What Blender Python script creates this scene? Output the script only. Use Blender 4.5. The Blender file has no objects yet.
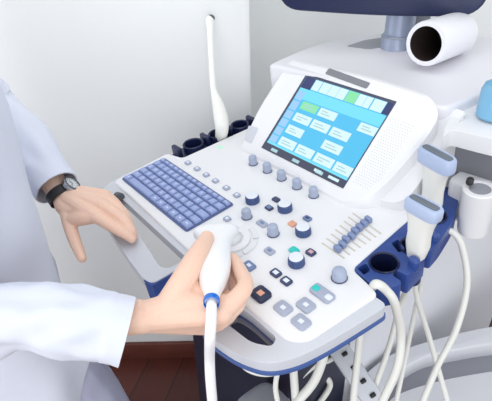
import bpy, bmesh, math, random
from mathutils import Vector, Matrix, noise
random.seed(4)
S = bpy.context.scene
COL = S.collection
R = math.radians
# ------------------------------------------------------------------ frames
H = 0.90                                   # keyboard corner height above the floor
TAU = R(8)                                 # console leans towards the operator
PM = Matrix.Translation((0, 0, H)) @ Matrix.Rotation(TAU, 4, 'X')      # console frame -> world
CAMP = Vector((.872075, -.276009, .529633))                            # camera in the console frame
cr = Vector((.62058197, .77374048, -.12729369)); cu = Vector((-.39599823, .44935593, .80079002)); cd = Vector((-.67680383, .44654777, -.58526205))
FOC = 481.834
I4 = Matrix.Identity(4)
R3 = PM.to_3x3()
CW = PM @ CAMP; wr, wu, wdn = R3 @ cr, R3 @ cu, R3 @ cd

def up(x, y, z=0.0):
    """point on the console plane at height z (console frame, metres)"""
    v = cd + cr * ((x - 246) / FOC) - cu * ((y - 200.5) / FOC)
    return CAMP + v * ((z - CAMP.z) / v.z)
def un(x, y, z=0.0): return PM @ up(x, y, z)
def ray(x, y): return wdn + wr * ((x - 246) / FOC) - wu * ((y - 200.5) / FOC)
def wd(x, y, D): return CW + ray(x, y) * D
def wp(x, y, Z):
    v = ray(x, y); return CW + v * ((Z - CW.z) / v.z)
def flat(pts, z=0.0): return [tuple(up(x, y, z)[:2]) for x, y in pts]

# ------------------------------------------------------------------ materials
def lin(c): return tuple((v / 12.92 if v <= .04045 else ((v + .055) / 1.055) ** 2.4) for v in c)
def rgb(r, g, b): return lin((r / 255, g / 255, b / 255))
def mat(name, col, rough=.45, metal=0.0, emit=0.0, bump=0.0, bscale=60.0, coat=0.0, var=0.0, sss=0.0, spec=.5, alpha=None, trans=0.0):
    m = bpy.data.materials.new(name); m.use_nodes = True
    nt = m.node_tree; b = nt.nodes['Principled BSDF']
    b.inputs['Base Color'].default_value = (*col, 1); b.inputs['Roughness'].default_value = rough
    b.inputs['Metallic'].default_value = metal; b.inputs['Coat Weight'].default_value = coat
    b.inputs['Specular IOR Level'].default_value = spec
    if trans: b.inputs['Transmission Weight'].default_value = trans
    if sss:
        b.inputs['Subsurface Weight'].default_value = sss
        b.inputs['Subsurface Radius'].default_value = (.012, .005, .003); b.inputs['Subsurface Scale'].default_value = 1
    if emit:
        b.inputs['Emission Color'].default_value = (*col, 1); b.inputs['Emission Strength'].default_value = emit
        if emit >= .5: b.inputs['Base Color'].default_value = (*[c * .12 for c in col], 1)
    if bump or var:
        tc = nt.nodes.new('ShaderNodeTexCoord'); n = nt.nodes.new('ShaderNodeTexNoise')
        n.inputs['Scale'].default_value = bscale; n.inputs['Detail'].default_value = 4
        nt.links.new(tc.outputs['Object'], n.inputs['Vector'])
        if bump:
            bp = nt.nodes.new('ShaderNodeBump'); bp.inputs['Strength'].default_value = bump; bp.inputs['Distance'].default_value = .002
            nt.links.new(n.outputs['Fac'], bp.inputs['Height']); nt.links.new(bp.outputs['Normal'], b.inputs['Normal'])
        if var:
            mx = nt.nodes.new('ShaderNodeMix'); mx.data_type = 'RGBA'
            mx.inputs[6].default_value = (*[c * (1 - var) for c in col], 1); mx.inputs[7].default_value = (*[min(1, c * (1 + var)) for c in col], 1)
            nt.links.new(n.outputs['Fac'], mx.inputs[0]); nt.links.new(mx.outputs[2], b.inputs['Base Color'])
    return m
M = {}
M['white'] = mat('white_plastic', rgb(234, 234, 236), .38, bump=.03, bscale=400)
M['shell'] = mat('shell_plastic', rgb(226, 225, 230), .42, bump=.03, bscale=400)
M['grey'] = mat('light_grey_plastic', rgb(203, 206, 213), .42)
M['midgrey'] = mat('mid_grey_plastic', rgb(150, 152, 160), .45)
M['darkgrey'] = mat('dark_grey_plastic', rgb(84, 86, 92), .5)
M['body'] = mat('body_plastic', rgb(222, 223, 228), .5)
M['navy'] = mat('navy_plastic', rgb(26, 35, 72), .33)
M['holder'] = mat('blue_holder_plastic', rgb(50, 76, 142), .32)
M['stripe'] = mat('blue_stripe', rgb(72, 98, 156), .35)
M['darknavy'] = mat('dark_navy_plastic', rgb(26, 30, 52), .4)
M['key'] = mat('key_plastic', rgb(152, 168, 212), .42)
M['keybase'] = mat('key_bed', rgb(84, 98, 146), .5)
M['glyph'] = mat('key_print', rgb(226, 232, 248), .5)
M['button'] = mat('grey_button', rgb(166, 173, 192), .42)
M['paddle'] = mat('grey_blue_knob', rgb(164, 174, 196), .4)
M['knobskirt'] = mat('knob_skirt', rgb(62, 84, 132), .33)
M['knobtop'] = mat('knob_top', rgb(226, 230, 238), .35)
M['dkbutton'] = mat('navy_button', rgb(52, 62, 100), .4)
M['bluebutton'] = mat('blue_button', rgb(110, 130, 170), .4)
M['orange'] = mat('orange_lit_button', rgb(214, 158, 132), .4, emit=.1)
M['teal'] = mat('teal_lit_button', rgb(40, 178, 172), .4, emit=.3)
M['pink'] = mat('pink_mark', rgb(206, 166, 172), .4)
M['green'] = mat('green_lamp', rgb(170, 226, 196), .4, emit=.25)
M['slot'] = mat('slider_slot', rgb(206, 200, 188), .6)
M['slider'] = mat('slider_knob', rgb(128, 144, 182), .35)
M['ring'] = mat('pale_key', rgb(226, 227, 230), .4)
M['plate'] = mat('grey_plate', rgb(126, 127, 134), .4)
M['bezel'] = mat('screen_bezel', rgb(62, 66, 88), .3)
M['dots'] = mat('speaker_hole', rgb(190, 190, 196), .6)
M['scr_blue'] = mat('screen_blue', rgb(88, 196, 242), .2, emit=.86, spec=.3)
M['scr_band'] = mat('screen_band', rgb(120, 220, 244), .2, emit=0.92, spec=.3)
M['scr_tile'] = mat('screen_tile', rgb(214, 242, 250), .2, emit=0.9, spec=.3)
M['scr_side'] = mat('screen_side_tile', rgb(160, 208, 250), .2, emit=0.85, spec=.3)
M['scr_green'] = mat('screen_green', rgb(138, 228, 170), .2, emit=0.9, spec=.3)
M['scr_text'] = mat('screen_text', rgb(176, 214, 220), .2, emit=0.85, spec=.3)
M['scr_dark'] = mat('screen_dark', rgb(52, 60, 104), .2, emit=.1, spec=.3)
M['metal'] = mat('brushed_metal', rgb(158, 168, 190), .35, metal=.25)
M['roll'] = mat('white_roll', rgb(234, 234, 238), .55, bump=.05, bscale=200)
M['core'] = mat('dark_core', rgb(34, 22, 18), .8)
M['cable'] = mat('cable_plastic', rgb(226, 226, 220), .42)
M['probe'] = mat('probe_plastic', rgb(236, 236, 230), .36)
M['heldprobe'] = mat('held_probe_plastic', rgb(244, 244, 246), .35)
M['collar'] = mat('probe_collar', rgb(180, 195, 224), .36)
M['lens'] = mat('probe_lens', rgb(104, 112, 122), .45)
M['bluering'] = mat('blue_ring', rgb(24, 112, 212), .25)
M['black'] = mat('black_plastic', rgb(22, 22, 24), .4)
M['leather'] = mat('black_leather', rgb(26, 26, 29), .5, bump=.3, bscale=500)
M['steel'] = mat('watch_steel', rgb(196, 198, 202), .22, metal=.9)
M['dial'] = mat('watch_dial', rgb(206, 210, 214), .3)
M['skin'] = mat('skin', rgb(240, 202, 180), .5, bump=.12, bscale=260, var=.06, sss=.12)
M['nail'] = mat('nail', rgb(238, 202, 186), .3)
M['coat'] = mat('coat_cotton', rgb(222, 226, 239), .85, bump=.25, bscale=900)
M['trousers'] = mat('trouser_cotton', rgb(196, 198, 222), .85, bump=.25, bscale=800)
M['shirt'] = mat('shirt_cotton', rgb(200, 210, 232), .85)
M['hair'] = mat('hair', rgb(58, 40, 30), .5, bump=.5, bscale=150)
M['shoe'] = mat('shoe', rgb(236, 236, 236), .5)
M['eye'] = mat('eye_white', rgb(240, 240, 240), .2)
M['iris'] = mat('eye_iris', rgb(60, 44, 34), .2)
M['lip'] = mat('lip', rgb(196, 120, 110), .45)
M['gel'] = mat('blue_gel_plastic', rgb(140, 202, 238), .15, spec=.6, trans=.25)
M['wall'] = mat('wall_paint', rgb(240, 242, 241), .8, bump=.08, bscale=120, var=.01)
M['skirting'] = mat('dark_skirting', rgb(96, 50, 40), .4, var=.2, bscale=20)

def wood():
    m = bpy.data.materials.new('dark_wood_floor'); m.use_nodes = True
    nt = m.node_tree; b = nt.nodes['Principled BSDF']; b.inputs['Roughness'].default_value = .35
    tc = nt.nodes.new('ShaderNodeTexCoord'); mp = nt.nodes.new('ShaderNodeMapping')
    mp.inputs['Rotation'].default_value = (0, 0, R(52)); nt.links.new(tc.outputs['Object'], mp.inputs['Vector'])
    br = nt.nodes.new('ShaderNodeTexBrick'); br.inputs['Scale'].default_value = 1
    br.inputs['Brick Width'].default_value = 1.2; br.inputs['Row Height'].default_value = .12; br.inputs['Mortar Size'].default_value = .002
    br.inputs['Color1'].default_value = (*rgb(98, 48, 38), 1); br.inputs['Color2'].default_value = (*rgb(82, 38, 32), 1); br.inputs['Mortar'].default_value = (*rgb(40, 20, 18), 1)
    nt.links.new(mp.outputs[0], br.inputs['Vector'])
    n = nt.nodes.new('ShaderNodeTexNoise'); n.inputs['Scale'].default_value = 6; n.inputs['Detail'].default_value = 6
    mp2 = nt.nodes.new('ShaderNodeMapping'); mp2.inputs['Scale'].default_value = (1, 14, 1); nt.links.new(mp.outputs[0], mp2.inputs['Vector']); nt.links.new(mp2.outputs[0], n.inputs['Vector'])
    mx = nt.nodes.new('ShaderNodeMix'); mx.data_type = 'RGBA'; mx.blend_type = 'MULTIPLY'; mx.inputs[0].default_value = .5
    nt.links.new(br.outputs['Color'], mx.inputs[6]); nt.links.new(n.outputs['Color'], mx.inputs[7]); nt.links.new(mx.outputs[2], b.inputs['Base Color'])
    return m
M['floor'] = wood()

# ------------------------------------------------------------------ object helpers
def tag(o, label=None, cat=None, group=None, kind=None):
    if label: o['label'] = label
    if cat: o['category'] = cat
    if group: o['group'] = group
    if kind: o['kind'] = kind
    return o
def empty(name, loc, label, cat, group=None):
    o = bpy.data.objects.new(name, None); COL.objects.link(o); o.location = loc; o.empty_display_size = .05
    return tag(o, label, cat, group)
def root_of(o):
    while o.parent: o = o.parent
    return o
def obj(name, bm, mats, parent=None, mx=I4, loc=None, angle=35, recalc=True):
    if recalc: bmesh.ops.recalc_face_normals(bm, faces=bm.faces[:])
    bm.transform(mx)
    if parent is not None: off = Vector(root_of(parent).location)
    else:
        if loc is None:
            vs = [v.co for v in bm.verts]
            loc = Vector(((min(v.x for v in vs) + max(v.x for v in vs)) / 2, (min(v.y for v in vs) + max(v.y for v in vs)) / 2, min(v.z for v in vs)))
        off = Vector(loc)
    bm.transform(Matrix.Translation(-off))
    me = bpy.data.meshes.new(name); bm.to_mesh(me); bm.free()
    for p in me.polygons: p.use_smooth = True
    me.set_sharp_from_angle(angle=R(angle))
    for m in (mats if isinstance(mats, (list, tuple)) else [mats]): me.materials.append(m)
    o = bpy.data.objects.new(name, me); COL.objects.link(o)
    if parent is not None: o.parent = parent
    else: o.location = off
    return o
def evaluated(bm, mods):
    """run modifiers on a bmesh through a temporary object; returns a new bmesh"""
    me = bpy.data.meshes.new('tmp'); bm.to_mesh(me); bm.free()
    o = bpy.data.objects.new('tmp', me); COL.objects.link(o)
    for t, kw in mods:
        md = o.modifiers.new(t, t)
        for k, v in kw.items(): setattr(md, k, v)
    dg = bpy.context.evaluated_depsgraph_get(); dg.update()
    e = o.evaluated_get(dg); me2 = bpy.data.meshes.new_from_object(e)
    out = bmesh.new(); out.from_mesh(me2)
    bpy.data.objects.remove(o); bpy.data.meshes.remove(me); bpy.data.meshes.remove(me2)
    return out

# ------------------------------------------------------------------ shape helpers
def BM(): return bmesh.new()
def add_box(bm, size, mx=I4, bevel=0.0, seg=2, mi=0):
    t = bmesh.new(); bmesh.ops.create_cube(t, size=1.0); bmesh.ops.scale(t, vec=size, verts=t.verts[:])
    if bevel: bmesh.ops.bevel(t, geom=t.edges[:], offset=bevel, segments=seg, affect='EDGES', profile=.5)
    t.transform(mx); merge(bm, t, mi)
def merge(bm, t, mi=0):
    bmesh.ops.recalc_face_normals(t, faces=t.faces[:])
    for f in t.faces: f.material_index = mi
    me = bpy.data.meshes.new('m'); t.to_mesh(me); t.free(); bm.from_mesh(me); bpy.data.meshes.remove(me)
def rounded(pts, r, n=5):
    """round the corners of a 2-D polygon; r scalar or list"""
    out = []; N = len(pts)
    for i in range(N):
        p = Vector(pts[i]); a = Vector(pts[i - 1]) - p; b = Vector(pts[(i + 1) % N]) - p
        rr = r[i] if isinstance(r, (list, tuple)) else r
        if rr <= 0: out.append(tuple(p)); continue
        rr = min(rr, a.length * .45, b.length * .45)
        p0 = p + a.normalized() * rr; p2 = p + b.normalized() * rr
        for k in range(n + 1):
            t = k / n; q = p0 * (1 - t) ** 2 + p * 2 * t * (1 - t) + p2 * t * t; out.append(tuple(q))
    return out
def circle(cx, cy, r, n=32, ry=None): return [(cx + r * math.cos(2 * math.pi * k / n), cy + (ry or r) * math.sin(2 * math.pi * k / n)) for k in range(n)]
def add_prism(bm, outline, z0, z1, holes=(), bevel=0.0, mx=I4, mi=0, seg=2, clamp=True):
    t = bmesh.new(); edges = []
    for loop in [outline] + list(holes):
        vs = [t.verts.new((x, y, z1)) for x, y in loop]
        edges += [t.edges.new((vs[i], vs[(i + 1) % len(vs)])) for i in range(len(vs))]
    if holes: bmesh.ops.triangle_fill(t, use_beauty=True, edges=edges)
    else: t.faces.new([v for v in t.verts])
    rim = edges[:]
    ex = bmesh.ops.extrude_face_region(t, geom=t.faces[:])
    bmesh.ops.translate(t, vec=(0, 0, z0 - z1), verts=[g for g in ex['geom'] if isinstance(g, bmesh.types.BMVert)])
    bmesh.ops.recalc_face_normals(t, faces=t.faces[:])
    if bevel:
        rim = [e for e in t.edges if len(e.link_faces) == 2 and all(abs(v.co.z - z1) < 1e-7 for v in e.verts) and e.calc_face_angle(0) > 1.0]
        bmesh.ops.bevel(t, geom=rim, offset=bevel, segments=seg, affect='EDGES', profile=.5, clamp_overlap=clamp)
    t.transform(mx); merge(bm, t, mi)
def add_lathe(bm, prof, mx=I4, seg=32, mi=0):
    t = bmesh.new(); rings = []
    for r, z in prof:
        if r < 1e-6: rings.append([t.verts.new((0, 0, z))])
        else: rings.append([t.verts.new((r * math.cos(2 * math.pi * k / seg), r * math.sin(2 * math.pi * k / seg), z)) for k in range(seg)])
    for a, b in zip(rings, rings[1:]):
        for k in range(seg):
            k2 = (k + 1) % seg
            if len(a) == 1 and len(b) == 1: continue
            if len(a) == 1: t.faces.new((a[0], b[k], b[k2]))
            elif len(b) == 1: t.faces.new((a[k], a[k2], b[0]))
            else: t.faces.new((a[k], a[k2], b[k2], b[k]))
    t.transform(mx); merge(bm, t, mi)
def frame(o, z, x=None):
    z = Vector(z).normalized()
    x = Vector(x) if x is not None else (Vector((1, 0, 0)) if abs(z.x) < .9 else Vector((0, 1, 0)))
    y = z.cross(x).normalized(); x = y.cross(z)
    m = Matrix((x, y, z)).transposed().to_4x4(); m.translation = Vector(o); return m
def spline(pts, n=8):
    pts = [Vector(p) for p in pts]
    if len(pts) < 3: return pts
    P = [pts[0] * 2 - pts[1]] + pts + [pts[-1] * 2 - pts[-2]]; out = []
    for i in range(1, len(P) - 2):
        a, b, c, d = P[i - 1], P[i], P[i + 1], P[i + 2]
        for k in range(n):
            t = k / n
            out.append(.5 * ((2 * b) + (c - a) * t + (2 * a - 5 * b + 4 * c - d) * t * t + (3 * b - a - 3 * c + d) * t ** 3))
    out.append(pts[-1]); return out
def add_tube(bm, pts, r, seg=12, mi=0, smooth=8, round_ends=False):
    if isinstance(r, (list, tuple)):
        q = spline([Vector((*p, 0)).to_3d() for p in pts], smooth) if len(pts) > 2 else [Vector(p) for p in pts]
        rr = spline([Vector((v, 0, 0)) for v in r], smooth) if len(pts) > 2 else [Vector((v, 0, 0)) for v in r]
        rad = [max(1e-4, v.x) for v in rr]
    else:
        q = spline(pts, smooth); rad = [r] * len(q)
    t = bmesh.new(); rings = []; up_ = None
    for i, p in enumerate(q):
        d = (q[min(i + 1, len(q) - 1)] - q[max(i - 1, 0)]).normalized()
        if up_ is None: up_ = d.orthogonal().normalized()
        up_ = (up_ - d * up_.dot(d)).normalized(); s = d.cross(up_)
        rings.append([t.verts.new(p + (up_ * math.cos(2 * math.pi * k / seg) + s * math.sin(2 * math.pi * k / seg)) * rad[i]) for k in range(seg)])
    for a, b in zip(rings, rings[1:]):
        for k in range(seg): t.faces.new((a[k], a[(k + 1) % seg], b[(k + 1) % seg], b[k]))
    t.faces.new(rings[0]); t.faces.new(rings[-1])
    merge(bm, t, mi)
    if round_ends:
        for p, r_ in ((q[0], rad[0]), (q[-1], rad[-1])): add_sphere(bm, p, r_, mi=mi)
def add_sphere(bm, c, r, mi=0, scale=(1, 1, 1), mx=None, u=20, v=12):
    t = bmesh.new(); bmesh.ops.create_uvsphere(t, u_segments=u, v_segments=v, radius=r)
    bmesh.ops.scale(t, vec=scale, verts=t.verts[:])
    if mx: t.transform(mx)
    bmesh.ops.translate(t, vec=c, verts=t.verts[:]); merge(bm, t, mi)
def superellipse(a, b, n=2.5, k=32):
    out = []
    for i in range(k):
        t = 2 * math.pi * i / k; c, s = math.cos(t), math.sin(t)
        out.append((a * math.copysign(abs(c) ** (2 / n), c), b * math.copysign(abs(s) ** (2 / n), s)))
    return out
def add_loft(bm, rings, cap=True, mi=0):
    t = bmesh.new(); R_ = [[t.verts.new(p) for p in r] for r in rings]; n = len(R_[0])
    for a, b in zip(R_, R_[1:]):
        for k in range(n): t.faces.new((a[k], a[(k + 1) % n], b[(k + 1) % n], b[k]))
    if cap: t.faces.new(R_[0]); t.faces.new(R_[-1])
    merge(bm, t, mi)
def add_glyph(bm, text, size, mx, mi):
    cu_ = bpy.data.curves.new('g', 'FONT'); cu_.body = text; cu_.size = size; cu_.align_x = 'CENTER'; cu_.align_y = 'CENTER'; cu_.resolution_u = 1
    o = bpy.data.objects.new('g', cu_); COL.objects.link(o)
    dg = bpy.context.evaluated_depsgraph_get(); dg.update()
    me = bpy.data.meshes.new_from_object(o.evaluated_get(dg)); t = bmesh.new(); t.from_mesh(me)
    bpy.data.objects.remove(o); bpy.data.curves.remove(cu_); bpy.data.meshes.remove(me)
    t.transform(mx)
    for f in t.faces: f.material_index = mi
    me = bpy.data.meshes.new('m'); t.to_mesh(me); t.free(); bm.from_mesh(me); bpy.data.meshes.remove(me)

# ================================================================== THE ROOM
hd = Vector((wdn.x, wdn.y, 0)).normalized(); sd = Vector((hd.y, -hd.x, 0))        # heading, screen-right
WD = 1.213; WD2 = 1.62
def room(a, b, z=0.0): return Vector((CW.x, CW.y, 0)) + sd * a + hd * b + Vector((0, 0, z))   # a = right, b = ahead
ROT = Matrix((sd, hd, Vector((0, 0, 1)))).transposed().to_4x4()
def wallbox(name, a0, a1, b0, b1, z0, z1, m, bevel=0.0):
    bm = BM(); c = room((a0 + a1) / 2, (b0 + b1) / 2, (z0 + z1) / 2); mx = ROT.copy(); mx.translation = c
    add_box(bm, (a1 - a0, b1 - b0, z1 - z0), mx, bevel); return tag(obj(name, bm, m), kind='structure')
corner = .02
wallbox('wall_left', -2.6, corner, WD, WD + .15, 0, 2.7, M['wall'], .012)
wallbox('wall_side', corner - .15, corner, WD + .15, WD2, 0, 2.7, M['wall'])
wallbox('wall_back', corner - .15, 2.6, WD2, WD2 + .15, 0, 2.7, M['wall'])
wallbox('floor', -2.6, 2.6, -1.4, WD2 + .15, -.1, 0, M['floor'])
wallbox('baseboard_left', -2.6, corner, WD - .014, WD, 0, .075, M['skirting'], .003)
wallbox('baseboard_back', corner, 2.6, WD2 - .014, WD2, 0, .075, M['skirting'], .003)

# ================================================================== THE ULTRASOUND MACHINE
mach = empty('ultrasound_machine', (.28, .35, 0), 'white and blue ultrasound machine with lit touch screen, keyboard and knobs', 'ultrasound machine')
# ---- console top
panel_out = [(-.012, -.018), (.302, -.026), (.446, -.032), (.545, -.031), (.566, -.012), (.579, .116), (.520, .128), (.510, .278), (.505, .40), (.05, .40), (.036, .31), (.026, .134), (-.020, .122)]
bm = BM(); add_prism(bm, rounded(panel_out, [.012, 0, .05, .02, .02, .012, .01, .03, .02, .02, .02, .008, .012]), -.030, 0, bevel=.004, seg=3, clamp=False)
panel = obj('control_panel', bm, M['white'], mach, PM)
# lower shell under the top
bm = BM(); add_prism(bm, rounded([(.0, .0), (.55, .0), (.565, .11), (.50, .13), (.49, .42), (.05, .42), (.03, .15), (-.01, .12)], .02), -.075, -.0305)
obj('console_shell', bm, M['grey'], mach, PM)
# ---- front handles
left_out = [(-.024, .05), (-.024, -.020), (-.004, -.062), (.06, -.086), (.13, -.098), (.219, -.108), (.290, -.114), (.312, -.108), (.316, -.02), (.29, .02), (.0, .03)]
hole_l = rounded([(.045, -.033), (.045, -.042), (.12, -.053), (.21, -.068), (.288, -.080), (.303, -.071), (.304, -.036)], [.006, .006, .02, .02, .008, .008, .008])
bm = BM(); add_prism(bm, rounded(left_out, [.01, .02, .02, .05, .05, .05, .012, .016, .02, .01, .01]), -.026, -.006, [hole_l], bevel=.006, seg=3)
obj('front_handle', bm, M['grey'], mach, PM)
bm = BM(); add_prism(bm, rounded([(.292, -.1150), (.3145, -.1095), (.3185, -.02), (.308, -.02), (.306, -.08)], .004), -.050, -.0085)
obj('handle_foot', bm, M['holder'], mach, PM)
# plug on the far left of the handle
p = up(120, 197, -.002)
bm = BM(); add_lathe(bm, [(0, -.012), (.009, -.012), (.009, .003), (.007, .005), (0, .005)], PM @ frame(p, (1, .1, .25)), 20)
tag(obj('handle_plug', bm, M['darkgrey'], mach), 'dark round plug at the corner of the handle')
right_out = [(.425, .0), (.418, -.06), (.428, -.100), (.470, -.101), (.515, -.092), (.552, -.074), (.572, -.040), (.582, .0), (.590, .05), (.598, .112), (.57, .112), (.55, .02)]
right_r = [.01, .02, .02, .04, .05, .03, .03, .04, .05, .012, .01, .02]
hole_r = rounded([(.438, -.042), (.445, -.072), (.512, -.066), (.536, -.050), (.530, -.036), (.47, -.036)], .012)
bm = BM(); add_prism(bm, rounded(right_out, right_r), -.024, -.006, [hole_r], bevel=.009, seg=4)
obj('front_handle', bm, M['grey'], mach, PM)
def grow(pts, d):
    c = Vector((.45, .02)); return [tuple(Vector(p) + (Vector(p) - c).normalized() * d) for p in pts]
bm = BM(); add_prism(bm, grow(rounded(right_out, right_r), .002), -.0315, -.0243, [hole_r], bevel=.002)
tag(obj('handle_stripe', bm, M['stripe'], mach, PM), 'blue stripe under the handle edge')
bm = BM(); add_prism(bm, grow(rounded(right_out, right_r), -.012), -.044, -.0318, [hole_r])
obj('handle_underside', bm, M['midgrey'], mach, PM)

# ---- keyboard
KW, KD = .251, .1013
bm = BM(); add_prism(bm, rounded([(-.003, -.003), (KW + .003, -.003), (KW + .003, KD + .003), (-.003, KD + .003)], .006), .0004, .0022)
kb = obj('keyboard', bm, M['keybase'], mach, PM)
rows = [  # front to back
    ['', ' SPACE', '', '', '', '', '', ''],
    list('\u2191ZXCVBNM,./-'), list('*ASDFGHJKL;\''), list('QWERTYUIOP[]'), list('`1234567890-='),
    ['F%d' % (i + 1) for i in range(14)]]
rowd = [.0178] * 5 + [.0123]; y = 0.0
def key(x0, x1, y0, y1, g):
    b = BM(); w, d_ = x1 - x0 - .0016, y1 - y0 - .0020
    mx = Matrix.Translation(((x0 + x1) / 2, (y0 + y1) / 2, .0045))
    t = bmesh.new(); bmesh.ops.create_cube(t, size=1); bmesh.ops.scale(t, vec=(w, d_, .0050), verts=t.verts[:])
    for v in t.verts:
        if v.co.z > 0: v.co.x *= (w - .0024) / w; v.co.y *= (d_ - .0030) / d_
    bmesh.ops.bevel(t, geom=t.edges[:], offset=.0008, segments=2, affect='EDGES'); t.transform(mx); merge(b, t)
    if g.strip() and g != ' SPACE':
        add_glyph(b, g, .0085 if len(g) == 1 else .0062, Matrix.Translation(((x0 + x1) / 2, (y0 + y1) / 2, .00712)), 1)
    elif g == '': add_box(b, (.0055, .0020, .0001), Matrix.Translation(((x0 + x1) / 2, (y0 + y1) / 2, .00708)), mi=1)
    return obj('key', b, [M['key'], M['glyph']], kb, PM, recalc=False)
for ri, row in enumerate(rows):
    if ri == 0: widths = [.020, .092] + [(KW - .112) / 6] * 6
    else:
        n = len(row); first = {1: 1.45, 2: 1.25, 3: 1.1, 4: 1, 5: 1}[ri]; last = {1: 1.2, 2: 1.5, 3: 1.2, 4: 1.15, 5: 1}[ri]
        u_ = KW / (n - 2 + first + last); widths = [u_ * first] + [u_] * (n - 2) + [u_ * last]
    x = 0.0
    for g, w in zip(row, widths): key(x, x + w, y, y + rowd[ri], g); x += w
    y += rowd[ri]

# ---- buttons
def button(px, py, w, d_, m, name='push_button', h=.0035, rot=0, label=None, mark=None, parent=None):
    p = up(px, py, h); b = BM()
    if name == 'push_button': w *= 1.14; d_ *= 1.14
    add_prism(b, rounded([(-w / 2, -d_ / 2), (w / 2, -d_ / 2), (w / 2, d_ / 2), (-w / 2, d_ / 2)], min(w, d_) * .27), -h + .0002, 0, bevel=.0010, mx=Matrix.Translation(p) @ Matrix.Rotation(rot, 4, 'Z'))
    mats = [m]
    if mark:
        mm, s = mark; add_box(b, (w * s, d_ * s, .0003), Matrix.Translation(p + Vector((0, 0, .0001))) @ Matrix.Rotation(rot, 4, 'Z'), mi=1); mats.append(mm)
    o = obj(name, b, mats, panel, PM, recalc=False)
    if label: tag(o, label)
    return o
for x_, y_ in [(187.7, 162), (197, 168), (206, 174), (215.3, 180), (226.3, 187), (236.7, 194.3)]: button(x_, y_, .0125, .0105, M['button'], mark=(M['glyph'], .42))
button(227, 218, .012, .0105, M['button'], mark=(M['glyph'], .42))
button(262, 222.7, .019, .0115, M['button'], mark=(M['bluebutton'], .4))
button(269.5, 250.2, .016, .0115, M['button'], mark=(M['bluebutton'], .4))
button(249, 265, .019, .014, M['bluebutton'], mark=(M['glyph'], .35))
button(276, 198.7, .0135, .010, M['dkbutton'], label='navy button')
button(269, 207, .0135, .010, M['dkbutton'], mark=(M['bluebutton'], .6))
button(307.3, 217.6, .0135, .010, M['bluebutton'], mark=(M['dkbutton'], .45))
button(292.3, 223, .0125, .0105, M['orange'], label='orange lit button')
button(294, 249.5, .0145, .0115, M['teal'], label='teal lit button')
button(310.8, 251.6, .0140, .0115, M['dkbutton'], mark=(M['pink'], .5))
button(275.7, 272.2, .0155, .0125, M['dkbutton'], mark=(M['glyph'], .5))
button(286.2, 280.2, .0155, .0125, M['dkbutton'], mark=(M['glyph'], .5))
button(260.6, 292.8, .0245, .0215, M['navy'], h=.006, mark=(M['orange'], .36), label='large navy button with an orange mark')
for x_, y_ in [(283, 307.2), (305.8, 304.3), (301, 321)]: button(x_, y_, .0225, .0185, M['button'], mark=(M['glyph'], .3))
b = button(322.2, 292.0, .038, .0195, M['button'], name='rocker_button', h=.005, label='long grey rocker button')
button(316.0, 287.4, .0115, .0105, M['teal'], h=.0062, name='rocker_lamp', label='teal lamp on the rocker')
button(328.6, 296.6, .0105, .0095, M['glyph'], h=.0060, name='rocker_mark')
button(220, 146.8, .014, .0085, M['green'], h=.001, name='power_lamp', label='pale green lamp')
button(350.5, 79.5, .10, .018, M['plate'], h=.001) if False else None
# ---- knobs
def paddle(px, py, r=.0088, h=.0205):
    p = up(px, py, h * .5); p.z = 0; b = BM()
    add_lathe(b, [(r * 1.02, .0002), (r * 1.0, .003), (r * .98, h * .70), (r * .86, h * .88), (r * .5, h * .98), (0, h * 1.01)], PM @ Matrix.Translation(p), 24, mi=0)
    add_lathe(b, [(r * 1.12, .0001), (r * 1.12, .0012), (r * 1.02, .0014)], PM @ Matrix.Translation(p), 24, mi=1)
    return obj('paddle_knob', b, [M['paddle'], M['dkbutton']], panel)
for x_, y_ in [(252.7, 159.7), (267, 166.9), (281.3, 174.6), (296.7, 182.9), (313.4, 191.4)]: paddle(x_, y_)
paddle(246.3, 213.0, .0090, .019); paddle(272.8, 229.4, .0096, .0205); paddle(339.2, 273.6, .0112, .0185)
def rotary(px, py, r=.0130, h=.0140):
    p = up(px, py, h * .5); p.z = 0; b = BM(); n = 40
    prof = [(r * 1.04, .0002), (r * 1.04, .0025), (r, .003), (r * .985, h * .8), (r * .93, h * .95)]
    add_lathe(b, prof + [(r * .88, h)], PM @ Matrix.Translation(p), n, mi=0)
    add_lathe(b, [(r * .88, h), (r * .84, h + .0008), (r * .3, h + .0012), (0, h + .0012)], PM @ Matrix.Translation(p), n, mi=1)
    for k in range(20):
        a = 2 * math.pi * k / 20
        add_box(b, (.0008, .0012, h * .6), PM @ Matrix.Translation(p + Vector((r * .995 * math.cos(a), r * .995 * math.sin(a), h * .45))) @ Matrix.Rotation(a, 4, 'Z'), mi=0)
    return obj('rotary_knob', b, [M['knobskirt'], M['knobtop']], panel)
for x_, y_ in [(252.3, 198.3), (284.8, 206.6), (303.1, 230), (296.3, 260.2)]: rotary(x_, y_)
# ---- trackball
tb = up(231, 240, 0); b = BM()
add_lathe(b, [(.034, .0002), (.033, .0035), (.024, .0055), (.021, .004), (.021, .0003)], PM @ Matrix.Translation(tb), 40)
ring = obj('trackball_ring', b, M['white'], panel)
b = BM(); add_sphere(b, PM @ Vector((tb.x, tb.y, -.008)), .0205)
obj('trackball', b, M['ring'], panel)
for a0, a1 in ((R(-8), R(38)), (R(46), R(88)), (R(-52), R(-14))):
    q = []; n = 12
    for k in range(n + 1): a = a0 + (a1 - a0) * k / n; q.append((tb.x + .0475 * math.cos(a), tb.y + .0475 * math.sin(a)))
    for k in range(n, -1, -1): a = a0 + (a1 - a0) * k / n; q.append((tb.x + .0375 * math.cos(a), tb.y + .0375 * math.sin(a)))
    b = BM(); add_prism(b, q, .0002, .0030); obj('trackball_key', b, M['ring'], panel, PM)
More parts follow.
